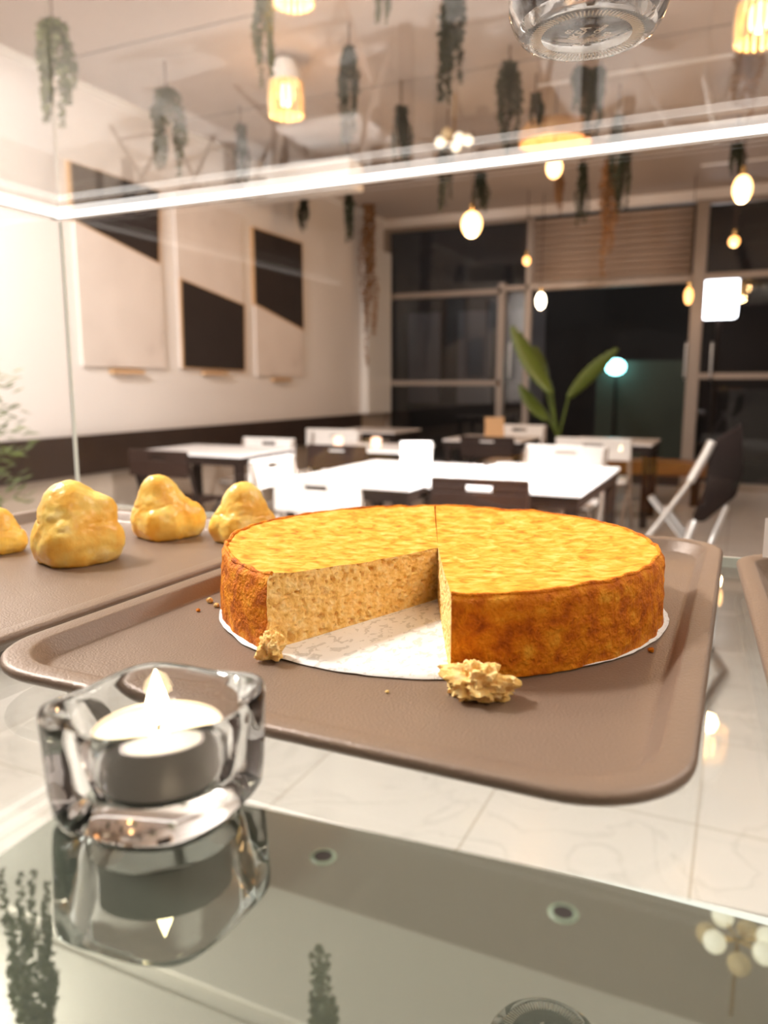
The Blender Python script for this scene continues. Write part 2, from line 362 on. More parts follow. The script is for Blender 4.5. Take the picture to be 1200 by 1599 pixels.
link('lamp_post', MB().tube([(0, .08, 0), (0, .08, q.z+.1)], .035), M['dark'], fl)
link('lamp_head', MB().box((0, 0, q.z+.02), (.46, .1, .56)), M['lamphead'], fl, smooth=False, bevel=.05)
q = at_y(962, 573, 12.3)
cy = thing('cyan_lamp', 'small cyan lamp glowing outside through the doorway', 'outdoor lamp', (q.x, q.y, -.02))
link('lamp_post', MB().tube([(0, .06, 0), (0, .06, q.z)], .02), M['dark'], cy)
link('lamp_head', MB().ball((0, 0, q.z+.02), .15, sz=.8), M['cyan'], cy)
area('facade_fill_light', (-5.0, 11.5, 4.2), .5, 22, (.85, .9, 1), (-5.2, 14, 1.6))  # unseen light aimed at the grey panels opposite

# ------------------------------------------------------------------ three two-tone wall panels
def panel(y0, y1, z0, z1, da, db, dark_low, label):
    """wall panel split along a slope: dark part between the slope and one end"""
    t = thing('wall_panel', label, 'wall art', (XL, (y0+y1)/2, z0), 0, 'two-tone wall panels')
    yc = (y0+y1)/2; hw = (y1-y0)/2; h = z1-z0
    def prism(name, pts, x1, m):
        n = len(pts); mb = MB(); mb.loops([[(.004, a, b) for a, b in pts], [(x1, a, b) for a, b in pts]])
        link(name, mb, m, t, smooth=False, bevel=.003)
    prism('pale_board', [(-hw, 0), (hw, 0), (hw, h), (-hw, h)], .03, M['canvas'])
    return t, hw, h, prism
def zx(x, y): return at_x(x, y, XL)
def make_panel(pxs, dark, label, ledge):
    L = [zx(*p) for p in pxs]; y0 = min(v.y for v in L); y1 = max(v.y for v in L); z0 = min(v.z for v in L); z1 = max(v.z for v in L)
    t, hw, h, prism = panel(y0, y1, z0, z1, 0, 0, 0, label)
    D = [zx(*p) for p in dark]; pts = [(v.y-(y0+y1)/2, v.z-z0) for v in D]
    pts = [(max(-hw, min(hw, a)), max(0, min(h, b))) for a, b in pts]
    cx = sum(a for a, b in pts)/4; cz = sum(b for a, b in pts)/4
    prism('tan_edging', [((a-cx)*1.06+cx, (b-cz)*1.04+cz) for a, b in pts], .034, M['rim_wood'])
    prism('dark_board', pts, .042, M['chalk'])
    e = MB().bx(.004, .05, -.18, .18, -.055, -.02); link('hanging_ledge', e, M['rim_wood'], t, smooth=False)
make_panel([(105, 252), (242, 297), (128, 570), (253, 575)], [(105, 254), (242, 299), (242, 410), (106, 342)], 'two-tone wall panel with its dark slab at the top, cut by the light strip', 0)
make_panel([(270, 350), (372, 335), (283, 572), (377, 578)], [(279, 437), (376, 477), (377, 578), (283, 573)], 'two-tone wall panel with its dark slab at the bottom', 0)
make_panel([(392, 357), (467, 385), (400, 582), (470, 588)], [(392, 357), (467, 381), (470, 514), (395, 474)], 'two-tone wall panel with dark upper half, nearest the shopfront', 0)

# ------------------------------------------------------------------ tables and chairs
def make_table(w, d, label, loc, name='cafe_table'):
    t = thing(name, label, 'table', (*loc, 0), 0, 'white topped cafe tables')
    link('tabletop', MB().bx(-w/2, w/2, -d/2, d/2, .722, .74), M['tabletop'], t, smooth=False, bevel=.003)
    link('apron', MB().bx(-w/2+.01, w/2-.01, -d/2+.01, d/2-.01, .66, .721), M['dark'], t, smooth=False)
    for sx in (-1, 1):
        for sy in (-1, 1):
            link('leg', MB().bx(sx*(w/2-.045)-.03, sx*(w/2-.045)+.03, sy*(d/2-.045)-.03, sy*(d/2-.045)+.03, 0, .66), M['dark'], t, smooth=False)
    return t
make_table(.78, 1.24, 'white topped table with the bright menu stand on it', (-1.86, 4.10))
make_table(.78, 1.30, 'white topped table behind the dark chair with the slotted back', (-1.05, 4.28))
make_table(1.0, .75, 'white topped table against the panel wall, below the dark-bottomed panel', (-3.75, 4.95))
make_table(.75, .75, 'far white topped table in front of the open doorway', (-1.05, 7.30))
make_table(.8, .75, 'table with amber candles on it, below the panel nearest the shopfront', (-2.75, 5.75))
make_table(.75, .75, 'far table under the leafy banana plant', (-2.15, 7.15))
make_table(.8, .75, 'far dark legged table in the corner by the pilaster', (-3.75, 7.9))

def make_chair(label, m, fm, loc, rz, scale=1.0):
    t = thing('folding_chair', label, 'chair', (*loc, 0), rz, 'folding chairs around the cafe tables')
    w = .235; b = MB(); y = -.20
    for x0, x1, z0, z1 in ((-w, w, .775, .81), (-w, w, .63, .742), (-w, -.062, .742, .775), (.062, w, .742, .775)):
        b.bx(x0, x1, y-.012, y+.012, z0, z1)
    link('backrest', b, m, t, smooth=False, bevel=.006)
    link('seat', MB().bx(-.21, .21, -.17, .22, .435, .46), m, t, smooth=False, bevel=.008)
    for s in (-1, 1):
        link('leg', MB().tube([(s*.225, y, .80), (s*.225, -.10, .46), (s*.225, .22, 0)], .014), fm, t)
        link('leg', MB().tube([(s*.195, .2, .44), (s*.195, -.26, 0)], .012), fm, t)
    link('crossbar', MB().tube([(-.19, -.19, .07), (.19, -.19, .07)], .01), fm, t)
    t.scale = (scale,)*3
    return t
wc = make_chair('bright white chair at the near end of the menu stand table', M['white'], M['frame'], (-1.84, 3.40), 0)
dup(wc, (-2.39, 3.97, 0), -PI/2, 'white chair turned sideways at the side of the menu stand table')
dup(wc, (-1.10, 5.22, 0), PI, 'white chair across the table from the dark slotted chair', (1.22, 1, 1.02))
dup(wc, (-1.10, 6.70, 0), 0, 'large white chair back in front of the open doorway', (1.3, 1, 1))
dup(wc, (-2.12, 7.80, 0), PI, 'white chair below the banana leaves, farthest toward the doorway', (1.22, 1, 1.02))
dup(wc, (-3.72, 6.95, 0), .1, 'white chair by the corner pilaster beyond the amber candles', (1.15, 1, 1.0))
dup(wc, (-3.80, 5.58, 0), PI, 'white chair behind the wall table, with slot in full view', (1.15, 1, .96))
dup(wc, (-3.45, 6.2, 0), PI, 'white chair back just left of the amber candles', (1.1, 1, 1.0))
dc = make_chair('dark brown chair with slotted back, in front of the cake', M['darkseat'], M['dark'], (-1.12, 3.66), .08)
dup(dc, (-3.55, 4.25, 0), .0, 'dark brown chair at the wall table, behind the cream puffs', (1.05, 1, 1))
dup(dc, (-1.95, 6.5, 0), .0, 'dark brown chair at the far table under the banana plant')
dup(dc, (-2.68, 5.15, 0), .05, 'dark brown chair by the amber candles')

# silver X frame folding chair with black sling, folded pushchair style
q = at_z(1090, 935, 0)
bc = at_d(1075, 815, 3.55)
t = thing('pushchair', 'folded pushchair with crossed silver tubes and black fabric', 'pushchair', (bc.x, bc.y, 0))
def rel(x, y, d): v = at_d(x, y, d) - Vector((bc.x, bc.y, 0)); return v
def floorrel(x, y): v = at_z(x, y, 0)-Vector((bc.x, bc.y, 0)); return Vector((v.x, v.y, .016))
A = rel(1101, 712, 3.5); Bp = rel(1078, 752, 3.5); Cc = rel(1020, 828, 3.5)
link('handle_tube', MB().tube([rel(1112, 690, 3.5), A, Bp], .022), M['silver'], t)
link('frame_tube', MB().tube([Bp, Cc, Cc+(Cc-Bp)*1.2], .013), M['silver'], t)
link('frame_tube', MB().tube([rel(1016, 775, 3.55), rel(1070, 842, 3.55), rel(1095, 930, 3.5)], .015), M['silver'], t)
link('frame_tube', MB().tube([rel(1040, 790, 3.75), rel(1078, 838, 3.75), rel(1100, 900, 3.7)], .012), M['silver'], t)
ft = [rel(1083, 815, 3.45), rel(1072, 845, 3.42), rel(1052, 900, 3.4)]; link('leg', MB().tube(ft, .02), M['silver'], t)
ft = [rel(1136, 790, 3.6), rel(1112, 845, 3.6), rel(1090, 900, 3.6)]; link('leg', MB().tube(ft, .013), M['silver'], t)
f1, f2, f3 = floorrel(1108, 1015), floorrel(1131, 1056), floorrel(1088, 1118)
link('foot_rail', MB().tube([rel(1090, 900, 3.6), f1, f2, f2+(f3-f2)*.03+Vector((0, 0, 0)), f3], .018), M['silver'], t)
for px in ((1052, 900), (1100, 900)):
    a = rel(*px, 3.45); link('leg', MB().tube([a, Vector((a.x*.6, a.y, .02))], .012), M['silver'], t)
def sling(pts, d0, m, name):
    mb = MB(); fr = [rel(x, y, d0) for x, y in pts]; bk = [rel(x, y, d0+.05) for x, y in pts]
    mb.loops([fr, bk]); link(name, mb, m, t, bevel=.012)
sling([(1112, 690), (1160, 660), (1162, 735), (1150, 775), (1100, 815), (1084, 814), (1082, 806), (1100, 765)], 3.5, M['black'], 'fabric_sling')
t['label'] = 'folded pushchair with crossed silver tubes and black fabric, beyond the tray corner'

# brown bench beside the doorway
q = at_y(1010, 728, 8.6)
bn = thing('wooden_bench', 'low warm brown wooden bench near the doorway post', 'bench', (q.x, 8.6, 0))
link('bench_top', MB().bx(-.7, .6, -.2, .2, q.z-.07, q.z+.07), M['wood'], bn, smooth=False, bevel=.006)
for x in (-.6, .5): link('leg', MB().bx(x-.04, x+.04, -.15, .15, 0, q.z-.07), M['dark'], bn, smooth=False)

# menu stands and candles
q = at_z(648, 738, .74)
ms = thing('menu_stand', 'bright white menu stand on the near white table', 'menu stand', (q.x, q.y, .74), .45)
link('front_board', MB().box((0, -.035, .095), (.165, .006, .18), 0, -.22), M['white'], ms, smooth=False)
link('back_board', MB().box((.02, .035, .09), (.165, .006, .18), 0, .22), M['white'], ms, smooth=False)
link('wire_foot', MB().tube([(-.09, -.06, .006), (.09, -.06, .006), (.09, .06, .006), (-.09, .06, .006), (-.09, -.06, .006)], .005, 6), M['dark'], ms)
q = at_z(694, 706, .74)
m2 = dup(ms, (-2.12, 7.05, .74), .6, 'small tan menu stand on the far table behind the bright one', (1.1, 1.1, 1.1))
for ch in m2.children:
    if 'board' in ch.name: ch.data = ch.data.copy(); ch.data.materials[0] = M['rim_wood']
def votive(px, py, label, r=.04):
    q = Vector((*[(-2.62, 5.52), (-2.95, 5.50)][0 if px > 460 else 1], .74))
    v = thing('votive_candle', label, 'candle', q, 0, 'amber votive candles on the cafe table')
    link('glass_cup', MB().lathe([(r*.8, 0), (r, .03), (r, .09), (r*.92, .09), (r*.92, .03), (r*.7, .012)], 24), M['amber'], v)
    link('base', MB().lathe([(r*.95, 0), (r*.95, .008)], 24), M['dark'], v)
votive(491, 700, 'amber glowing votive candle in front of the dark chair back')
votive(437, 703, 'dimmer amber votive candle beside the white chair back', .036)

# ------------------------------------------------------------------ banana plant
bp = at_y(872, 660, 8.6)
pl = thing('banana_plant', 'tall banana plant with broad green leaves before the doorway', 'plant', (bp.x, bp.y, 0))
link('pot', MB().lathe([(.16, 0), (.21, .38), (.22, .40), (.19, .40), (.18, .34)], 32), M['pot'], pl)
def bigleaf(p0, p1, w, bend, m):
    a = Vector(p0); b = Vector(p1); side = RT.copy(); ax = (b-a); nrm = ax.cross(side).normalized(); side = nrm.cross(ax).normalized()
    def P(i, j):
        t = i/24; u = (j/8-.5)*2
        wd = w*(math.sin(PI*min(1, t*.93+.05))**.6)
        return a+ax*t+side*(u*wd)+nrm*(.25*w*u*u+bend*math.sin(PI*t))+Vector((0, 0, .012*math.sin(t*60)*abs(u)))
    link('leaf', MB().grid(P, 25, 9), m, pl, solid=.002)
    return a
def rb(x, y, dy=0): v = at_y(x, y, 8.6+dy); return v-Vector((bp.x, bp.y, 0))
for (x0, y0, x1, y1, w, dy) in ((862, 612, 800, 508, .105, -.1), (852, 600, 836, 540, .10, .15), (888, 622, 966, 545, .085, 0), (858, 655, 812, 600, .085, .2)):
    link('stem', MB().tube([(0, 0, .36), (rb(868 if x1 < 870 else 876, 690).x*.5, 0, .7), rb(x0, y0, dy)], .014), M['palm'], pl)
    bigleaf(rb(x0, y0, dy), rb(x1, y1, dy+.1), w, .05, M['palm'])

# leafy bush beyond the side pane
bb = at_d(-62, 660, 3.3)
bu = thing('potted_bush', 'blurred green bush at the edge beyond the side glass', 'plant', (bb.x, bb.y, 0))
link('pot', MB().lathe([(.12, 0), (.15, .55), (.155, .58), (.13, .58), (.12, .5)], 28), M['pot'], bu)
mb = MB()
for k in range(420):
    a = random.uniform(0, 2*PI); r = .30*math.sqrt(random.random()); z = random.uniform(.55, 1.32); r *= 1-.35*abs(z-.9)
    p = Vector((r*math.cos(a), r*math.sin(a), z)); d = Vector((math.cos(a), math.sin(a), random.uniform(-.4, .8))).normalized()*.06; s = d.cross(Vector((0, 0, 1))).normalized()*.018
    mb.add([p-d*.5, p+s, p+d*.6, p-s, p+Vector((0, 0, .006))], [(0, 1, 4), (1, 2, 4), (2, 3, 4), (3, 0, 4)])
link('foliage', mb, M['palm'], bu, smooth=False)
link('stem', MB().tube([(0, 0, .5), (.01, 0, 1.1)], .012), M['cord'], bu)

# ------------------------------------------------------------------ hanging artificial plants
def foliage_mesh(seed, strands, spread, mname, leaf=.052, n=44):
    R = random.Random(seed); mb = MB()
    for s in range(strands):
        a = R.uniform(0, 2*PI); L = R.uniform(.45, 1.0) if s else 1.0; sp = spread*R.uniform(.25, 1)
        for k in range(int(n*L)):
            t = k/(n*L); z = -L*t
            rr = sp*min(1.15, .40+t*2.0)
            c = Vector((math.cos(a)*rr+.012*math.sin(t*9+s), math.sin(a)*rr+.012*math.cos(t*8+s), z))
            for j in range(3):
                th = R.uniform(0, 2*PI); d = Vector((math.cos(th), math.sin(th), R.uniform(-1.3, .2))).normalized()*leaf*R.uniform(.55, 1.1)*(1.05-.55*t)
                sd = d.cross(Vector((R.uniform(-1, 1), R.uniform(-1, 1), 1))).normalized()*leaf*.34
                up = d.cross(sd).normalized()*leaf*.12
                mb.add([c, c+d*.5+sd, c+d, c+d*.5-sd, c+d*.5+up], [(0, 1, 4), (1, 2, 4), (2, 3, 4), (3, 0, 4)])
    return mb
protoF = {}
for key, seed, st, sp, mm in (('a', 1, 12, .09, 'leaf'), ('b', 2, 10, .075, 'leafdark'), ('c', 3, 9, .065, 'leafdark'), ('d', 4, 9, .06, 'dried')):
    o = link('foliage', foliage_mesh(seed, st, sp, mm), M[mm], smooth=False); protoF[key] = o.data; bpy.data.objects.remove(o)
def hang(x, ytop, ybody, yend, wpx, kind, label, zc=ZC, yplane=None, group='artificial plants hanging from the ceiling'):
    """plant whose cord leaves the ceiling where (x, ytop) meets it"""
    c = at_z(x, ytop, zc) if yplane is None else at_y(x, ytop, yplane)
    if yplane is not None: c.z = zc
    dd = c.y
    b0 = at_y(x, ybody, dd).z; b1 = at_y(x, yend, dd).z
    t = thing('hanging_plant', label, 'hanging plant', (c.x, c.y, zc), random.uniform(0, 6), group)
    Lb = b0-b1; w = wpx*depth((c.x, c.y, (b0+b1)/2))/FPX
    link('cord', MB().tube([(0, 0, -.001), (0, 0, b0-zc-.05)], .006, 6), M['cord'], t)
    f = bpy.data.objects.new('foliage', protoF[kind]); COL.objects.link(f); f.parent = t
    f.location = (0, 0, b0-zc); sx = w/.155; f.scale = (sx, sx, Lb)
    return t
hang(77, -30, 35, 212, 52, 'a', 'large muted green hanging plant nearest the corner of the glass case')
hang(257, 95, 140, 282, 40, 'a', 'muted green hanging plant above the panel with the dark top')
hang(375, 165, 195, 292, 26, 'c', 'small dark hanging plant just beside the white air conditioner')
hang(411, -45, -10, 132, 30, 'a', 'hanging plant touching the glowing ribbed pendant')
hang(545, 35, 75, 232, 32, 'b', 'dark topped hanging plant between the ribbed pendant and the cyan glow')
hang(597, -35, -20, 44, 20, 'a', 'short plant tip hanging in at the top of the photo')
hang(714, -45, -10, 162, 44, 'b', 'long dense dark plant hanging high, left of the glass jar')
hang(627, 125, 165, 262, 28, 'c', 'dark hanging plant beside the cyan glow')
hang(797, 70, 95, 236, 38, 'b', 'thick dark hanging plant just below the jar edge')
hang(905, 75, 105, 182, 36, 'b', 'dark hanging plant seen directly under the jar bottom')
hang(941, 60, 105, 216, 34, 'b', 'dark hanging plant at the right of the jar bottom')
hang(838, 115, 145, 200, 22, 'c', 'small dark plant hanging by the wide woven pendant')
hang(969, 130, 180, 290, 22, 'c', 'thin dark plant hanging behind the one beside the jar bottom')
hang(700, 170, 205, 332, 26, 'b', 'dark plant hanging in front of the brass globe cluster')
hang(752, 214, 268, 332, 24, 'c', 'dark plant hanging just behind the big round bulb')
hang(475, 272, 312, 362, 20, 'c', 'small dark plant hanging below the air conditioner')
hang(543, 245, 290, 382, 24, 'c', 'dark plant hanging in front of the pilaster corner')
hang(878, 225, 272, 336, 18, 'd', 'small brown plant hanging beside the woven pendant bulb')
hang(913, 215, 255, 355, 22, 'c', 'dark plant hanging above the roller shutter, closest to the woven pendant')
hang(955, 200, 245, 432, 32, 'd', 'long brown dried garland hanging before the roller shutter')
hang(980, 190, 230, 336, 24, 'c', 'dark plant hanging beside the long brown garland')
hang(1155, 180, 222, 278, 24, 'c', 'dark plant hanging above the bright bulb by the door post')
hang(1176, 20, 60, 186, 44, 'd', 'brownish plant hanging behind the lit ribbed pendant at the photo edge')
hang(577, 240, 285, 575, 26, 'd', 'long dried brown garland hanging on the corner pilaster', yplane=9.05)
for px, py, L, lab in ((40, 1345, .50, 'green plant hanging over the counter, mirrored beside the candle holder'), (512, 1450, .62, 'green plant hanging over the counter, mirrored below the first screw hole')):
    v = at_z(px, py, 2.248-2.2)
    t = thing('hanging_plant', lab, 'hanging plant', (v.x, v.y, 3.2), 1.0+px, 'artificial plants hanging from the ceiling')
    link('cord', MB().tube([(0, 0, -.001), (0, 0, -1.0+L+.05-.05)], .005, 6), M['cord'], t)
    f = bpy.data.objects.new('foliage', protoF['a']); COL.objects.link(f); f.parent = t
    f.location = (0, 0, -1.0+L); f.scale = (.55, .55, L)

# ------------------------------------------------------------------ pendant lamps and ceiling fixtures
def point(name, loc, e, col=(1, .56, .24), r=.05, parent=None):
    l = bpy.data.lights.new(name, 'POINT'); l.energy = e; l.color = col; l.shadow_soft_size = r
    o = bpy.data.objects.new(name, l); COL.objects.link(o); o.location = loc
    if parent: o.parent = parent
def pendant_bulb(x, y, yp, rx, sz, m, label, e=6, name='pendant_lamp', ztop=ZC):
    q = at_y(x, y, yp); r = rx*.8*depth(q)/FPX
    t = thing(name, label, 'pendant lamp', (q.x, q.y, ztop), 0, 'pendant lamps hanging from the ceiling')
    z = q.z-ztop
    link('cord', MB().tube([(0, 0, 0), (0, 0, z+r*sz+.05)], .005, 6), M['cord'], t)
    link('socket', MB().lathe([(.012, z+r*sz+.06), (.02, z+r*sz+.05), (.02, z+r*sz-.01)], 16), M['gold'], t)
    link('bulb', MB().ball((0, 0, z), r, sz=sz), m, t)
    if e: point('bulb_light', (0, 0, z-r*sz-.04), e, parent=t)
pendant_bulb(737, 350, 6.9, 20, 1.2, M['bulbhot'], 'bright round bulb pendant in front of the dark window', 22)
pendant_bulb(1160, 295, 6.6, 18, 1.45, M['bulbhot'], 'bright oval bulb pendant near the door post, larger one', 18)
pendant_bulb(1147, 377, 8.2, 10, 1.0, M['smallbulb'], 'small amber bulb pendant below the bright oval one', 3)
pendant_bulb(823, 407, 9.2, 7, 1.2, M['smallbulb'], 'tiny amber bulb pendant at the edge of the roller shutter', 1)
pendant_bulb(845, 470, 9.4, 9, 1.75, M['bulbwhite'], 'soft white drop bulb at the top corner of the doorway', 3)
pendant_bulb(1076, 462, 9.3, 8, 2.0, M['smallbulb'], 'clear drop bulb against the door post', 1)
def ribbed(x, ytop, ybot, wpx, yp, label, ztop=ZC):
    q0 = at_y(x, ytop, yp); q1 = at_y(x, ybot, yp); h = q0.z-q1.z; r = wpx*.5*depth(q0)/FPX
    t = thing('ribbed_pendant', label, 'pendant lamp', (q0.x, q0.y, ztop), 0, 'pendant lamps hanging from the ceiling'); z0 = q0.z-ztop
    link('cord', MB().tube([(0, 0, 0), (0, 0, z0)], .006, 6), M['cord'], t)
    link('lamp_cap', MB().lathe([(.02, z0), (r*.6, z0-.01), (r*.8, z0-h*.18), (r*.92, z0-h*.42), (r*.86, z0-h*.42), (r*.7, z0-h*.16)], 32, cap0=True, cap1=False), M['cap'], t)
    s = MB()
    for k in range(18):
        a = 2*PI*k/18; s.tube([(r*.92*math.cos(a), r*.92*math.sin(a), z0-h*.40), (r*math.cos(a), r*math.sin(a), z0-h*.7), (r*.97*math.cos(a), r*.97*math.sin(a), z0-h)], .009, 6)
    link('rib_shade', s, M['rib'], t)
    link('bulb', MB().ball((0, 0, z0-h*.62), r*.5, sz=1.3), M['bulbhot'], t)
    point('bulb_light', (0, 0, z0-h*1.08), 10, parent=t)
ribbed(446, 92, 182, 54, 4.9, 'white capped ribbed pendant glowing above the air conditioner')
ribbed(458, -85, 8, 62, 3.9, 'ribbed pendant glowing at the very top, above the white capped one')
ribbed(1192, -40, 66, 70, 4.6, 'warm ribbed pendant at the top corner, beside the glass jar')
q = at_y(866, 262, 6.2)
t = thing('woven_pendant', 'wide flat woven pendant with a bare glowing bulb below', 'pendant lamp', (q.x, q.y, ZC), 0, 'pendant lamps hanging from the ceiling')
r = 55*depth(q)/FPX; z = q.z-ZC
link('cord', MB().tube([(0, 0, 0), (0, 0, z+.05)], .005, 6), M['cord'], t)
link('woven_shade', MB().lathe([(r*.2, z+.33), (r*.85, z+.31), (r, z+.26), (r, z+.17), (r*.97, z+.17), (r*.8, z+.28), (r*.2, z+.30)], 48), M['shade'], t)
link('bulb', MB().ball((0, 0, z), .06, sz=1.3), M['bulbhot'], t); point('bulb_light', (0, 0, z+.09), 14, parent=t)
q = at_y(710, 218, 6.0)
t = thing('globe_cluster', 'brass ceiling cluster of small glowing glass globes', 'pendant lamp', (q.x, q.y, ZC), 0, 'pendant lamps hanging from the ceiling'); z = q.z-ZC
link('stem', MB().tube([(0, 0, 0), (0, 0, z)], .008, 8), M['gold'], t)
for k in range(7):
    a = 2*PI*k/7; p = (.11*math.cos(a), .11*math.sin(a), z-.02+.04*(k % 2))
    g = link('globe', MB().ball(p, .042, 16, 10), M['globe'] if k % 2 == 0 else M['rib'], t)
    link('arm', MB().tube([(0, 0, z), p], .005, 6), M['gold'], t)
q2 = at_z(1152, 1468, 2.248-q.z)
t2 = dup(t, (q2.x, q2.y, ZC), .3, 'brass globe cluster over the counter, mirrored in the green glass corner')
q = at_y(616, 175, 6.9)
t = thing('cyan_glow', 'pale cyan glow near the ceiling beside a dark hanging plant', 'small light', (q.x, q.y, ZC)); z = q.z-ZC
link('stem', MB().tube([(0, 0, 0), (0, 0, z)], .008, 8), M['dark'], t); link('lamp_head', MB().ball((0, 0, z), .055, sz=1.5), M['cyan'], t)  # ball and stem added for a cyan gleam of unknown source
for (x, y, lab) in ((.95, 1.3, 'added unseen globe lamp over the far end of the counter'), (-2.5, 1.2, 'added unseen globe lamp over the panel wall end of the counter')):
    t = thing('added_globe', lab, 'pendant lamp', (x, y, 3.2), 0, 'added unseen globe lamps over the counter')
    link('cord', MB().tube([(0, 0, 0), (0, 0, -.42)], .005, 6), M['cord'], t)
    link('globe', MB().lathe([(.09*math.sin(PI*i/12)+1e-4, -.5-.09*math.cos(PI*i/12)) for i in range(11)], 24, cap1=False), M['bulbwhite'], t)
    point('bulb_light', (0, 0, -.36), COUNTER_FILL*(1 if x > 0 else 5), (1, .93, .86), .06, t)  # globes added out of view to brighten the dropped ceiling
# added frames for the unseen fill lights, in the dropped ceiling
for (x, y, lab) in ((1.30, 2.35, 'added unseen fill lamp over the counter front'), (1.30, -.75, 'added unseen fill lamp over the serving side'), (-3.4, 1.55, 'added unseen fill lamp near the panel wall'), (-2.0, .45, 'added unseen fill lamp off the end of the glass case')):
    t = thing('added_lamp_frame', lab, 'ceiling lamp', (x, y, 3.2), 0, 'added unseen fill lamps')
    link('frame', MB().bx(-.31, .31, -.31, -.285, -.03, 0).bx(-.31, .31, .285, .31, -.03, 0).bx(-.31, -.285, -.285, .285, -.03, 0).bx(.285, .31, -.285, .285, -.03, 0), M['cap'], t, smooth=False)
t = thing('added_spot', 'added unseen spot lamp aimed at the white tables', 'small light', (.95, 3.05, ZC))
link('lamp_head', MB().lathe([(.09, -.05), (.09, 0)], 24), M['cap'], t)  # housing added for the unseen table spot
# air conditioner
a0 = at_y(375, 262, 6.5); a1 = at_y(552, 300, 6.5); a2 = at_y(552, 243, 6.5)
ac = thing('air_conditioner', 'white boxy air conditioner hung under the ceiling', 'air conditioner', ((a0.x+a1.x)/2, 6.5, ZC)); w = (a1.x-a0.x)/2-.04; w = min(w, ac.location.x-XL-.03)
zt = a2.z-ZC; zb = a1.z-ZC+.06
link('casing', MB().bx(-w, w, 0, .3, zb, zt), M['ac'], ac, smooth=False, bevel=.02)
lv = MB()
for k in range(5): lv.bx(-w+.06, w-.06, -.012, 0, zb+.05+k*.028, zb+.064+k*.028)
link('louvre', lv, M['cap'], ac, smooth=False)
link('hanger', MB().tube([(-w*.8, .2, zt), (-w*.8, .2, 0)], .012).tube([(w*.8, .2, zt), (w*.8, .2, 0)], .012), M['cord'], ac)
# ------------------------------------------------------------------ display case
ZS = H-.134                     # shelf top
ZG = 1.425                      # underside of the glass top
X0, X1, Y1 = -.695, 1.05, .65
case = thing('display_case', 'glass display case with a bright light strip along its top edges', 'display case', (0, 0, 0))
link('front_pane', MB().bx(X0, X1, Y1, Y1+.006, ZS-.33, ZG), M['pane'], case, smooth=False)
link('side_pane', MB().bx(X0, X0+.006, -.02, Y1-.001, ZS-.33, ZG), M['pane'], case, smooth=False)
link('top_pane', MB().bx(X0, X1, .02, Y1+.006, ZG+.0062, ZG+.0122), M['toppane'], case, smooth=False)
link('glass_shelf', MB().bx(X0+.008, X1, .14, Y1-.002, ZS-.008, ZS), M['shelfglass'], case, smooth=False)
link('shelf_edge', MB().bx(X0+.008, X1, Y1-.0035, Y1-.002, ZS-.0079, ZS+.0004), M['edgeglass'], case, smooth=False)
link('corner_edge', MB().bx(X0-.001, X0+.002, Y1+.003, Y1+.0065, ZS-.33, ZG), M['edgeglass'], case, smooth=False)
pf = link('led_profile', MB().bx(X0, X1, Y1-.009, Y1-.0005, ZG+.0005, ZG+.006).bx(X0+.0065, X0+.015, .02, Y1-.01, ZG+.0005, ZG+.006), M['profile'], case, smooth=False)
link('light_strip', MB().bx(X0+.012, X1-.002, Y1-.0115, Y1-.0092, ZG+.0003, ZG+.0058), M['led'], pf, smooth=False)
link('light_strip', MB().bx(X0+.0152, X0+.0175, .03, Y1-.012, ZG+.0003, ZG+.0058), M['dimedge'], pf, smooth=False)  # glow put in for the lit edge of the side glass
for x in (X0+.02, X1-.02):
    for y in (.12, Y1-.02): link('leg', MB().bx(x-.015, x+.015, y-.015, y+.015, 0, ZS-.0085), M['steelrod'], case, smooth=False)
ct = link('counter_unit', MB().bx(-.30, 1.02, -.35, .10, 0, ZS-.012), M['counter'], smooth=False, bevel=.004)
tag(ct, 'grey serving counter under the green glass panel', 'counter')

# ------------------------------------------------------------------ trays
def rrect(x0, x1, y0, y1, r, z, n=12):
    pts = []
    for cx, cy, a0 in ((x1-r, y1-r, 0), (x0+r, y1-r, PI/2), (x0+r, y0+r, PI), (x1-r, y0+r, 1.5*PI)):
        for k in range(n+1):
            a = a0+PI/2*k/n; pts.append((cx+r*math.cos(a), cy+r*math.sin(a), z))
    return pts
def make_tray(w, d, label, loc, rz=0, R=.040):
    t = thing('serving_tray', label, 'tray', loc, rz, 'taupe non-stick trays in the display case')
    hz = .0152
    prof = [(.0016, hz-.0050), (.0004, hz-.0040), (0, hz-.0024), (.0004, hz-.0010), (.0014, hz-.0002), (.0026, hz), (.0105, hz-.0001), (.0114, hz-.0003), (.0121, hz-.0010),
            (.0165, .0082), (.0172, .0073), (.0181, .0068), (.0195, .0067), (.024, .0067)]
    under = [(.024, .0006), (.020, .0006), (.0185, .0012), (.0176, .0024), (.0130, hz-.0048), (.0105, hz-.0028), (.0045, hz-.0027), (.0032, hz-.0045)]
    rings = [rrect(-w/2+i, w/2-i, -d/2+i, d/2-i, max(.006, R-i*.75), z) for i, z in prof]
    mb = MB(); mb.loops(rings, False, True)
    rings2 = [rrect(-w/2+i, w/2-i, -d/2+i, d/2-i, max(.005, R-i*.75), z) for i, z in under]
    o = len(mb.v); mb.loops(rings2, True, False)
    n = len(rings[0])
    for k in range(n): mb.f.append((k, (k+1) % n, o+(len(rings2)-1)*n+(k+1) % n, o+(len(rings2)-1)*n+k))
    link('tray_body', mb, M['tray'], t)
    return t
TZ = ZS+.0002
make_tray(.299, .422, 'taupe tray carrying the cut cake', (-.1545, .424, TZ))
make_tray(.299, .422, 'taupe tray carrying the cream puffs', (-.4605, .345, TZ))
make_tray(.299, .422, 'empty taupe tray at the photo edge beyond the cake tray', (.1632, .400, TZ), math.radians(3.4))
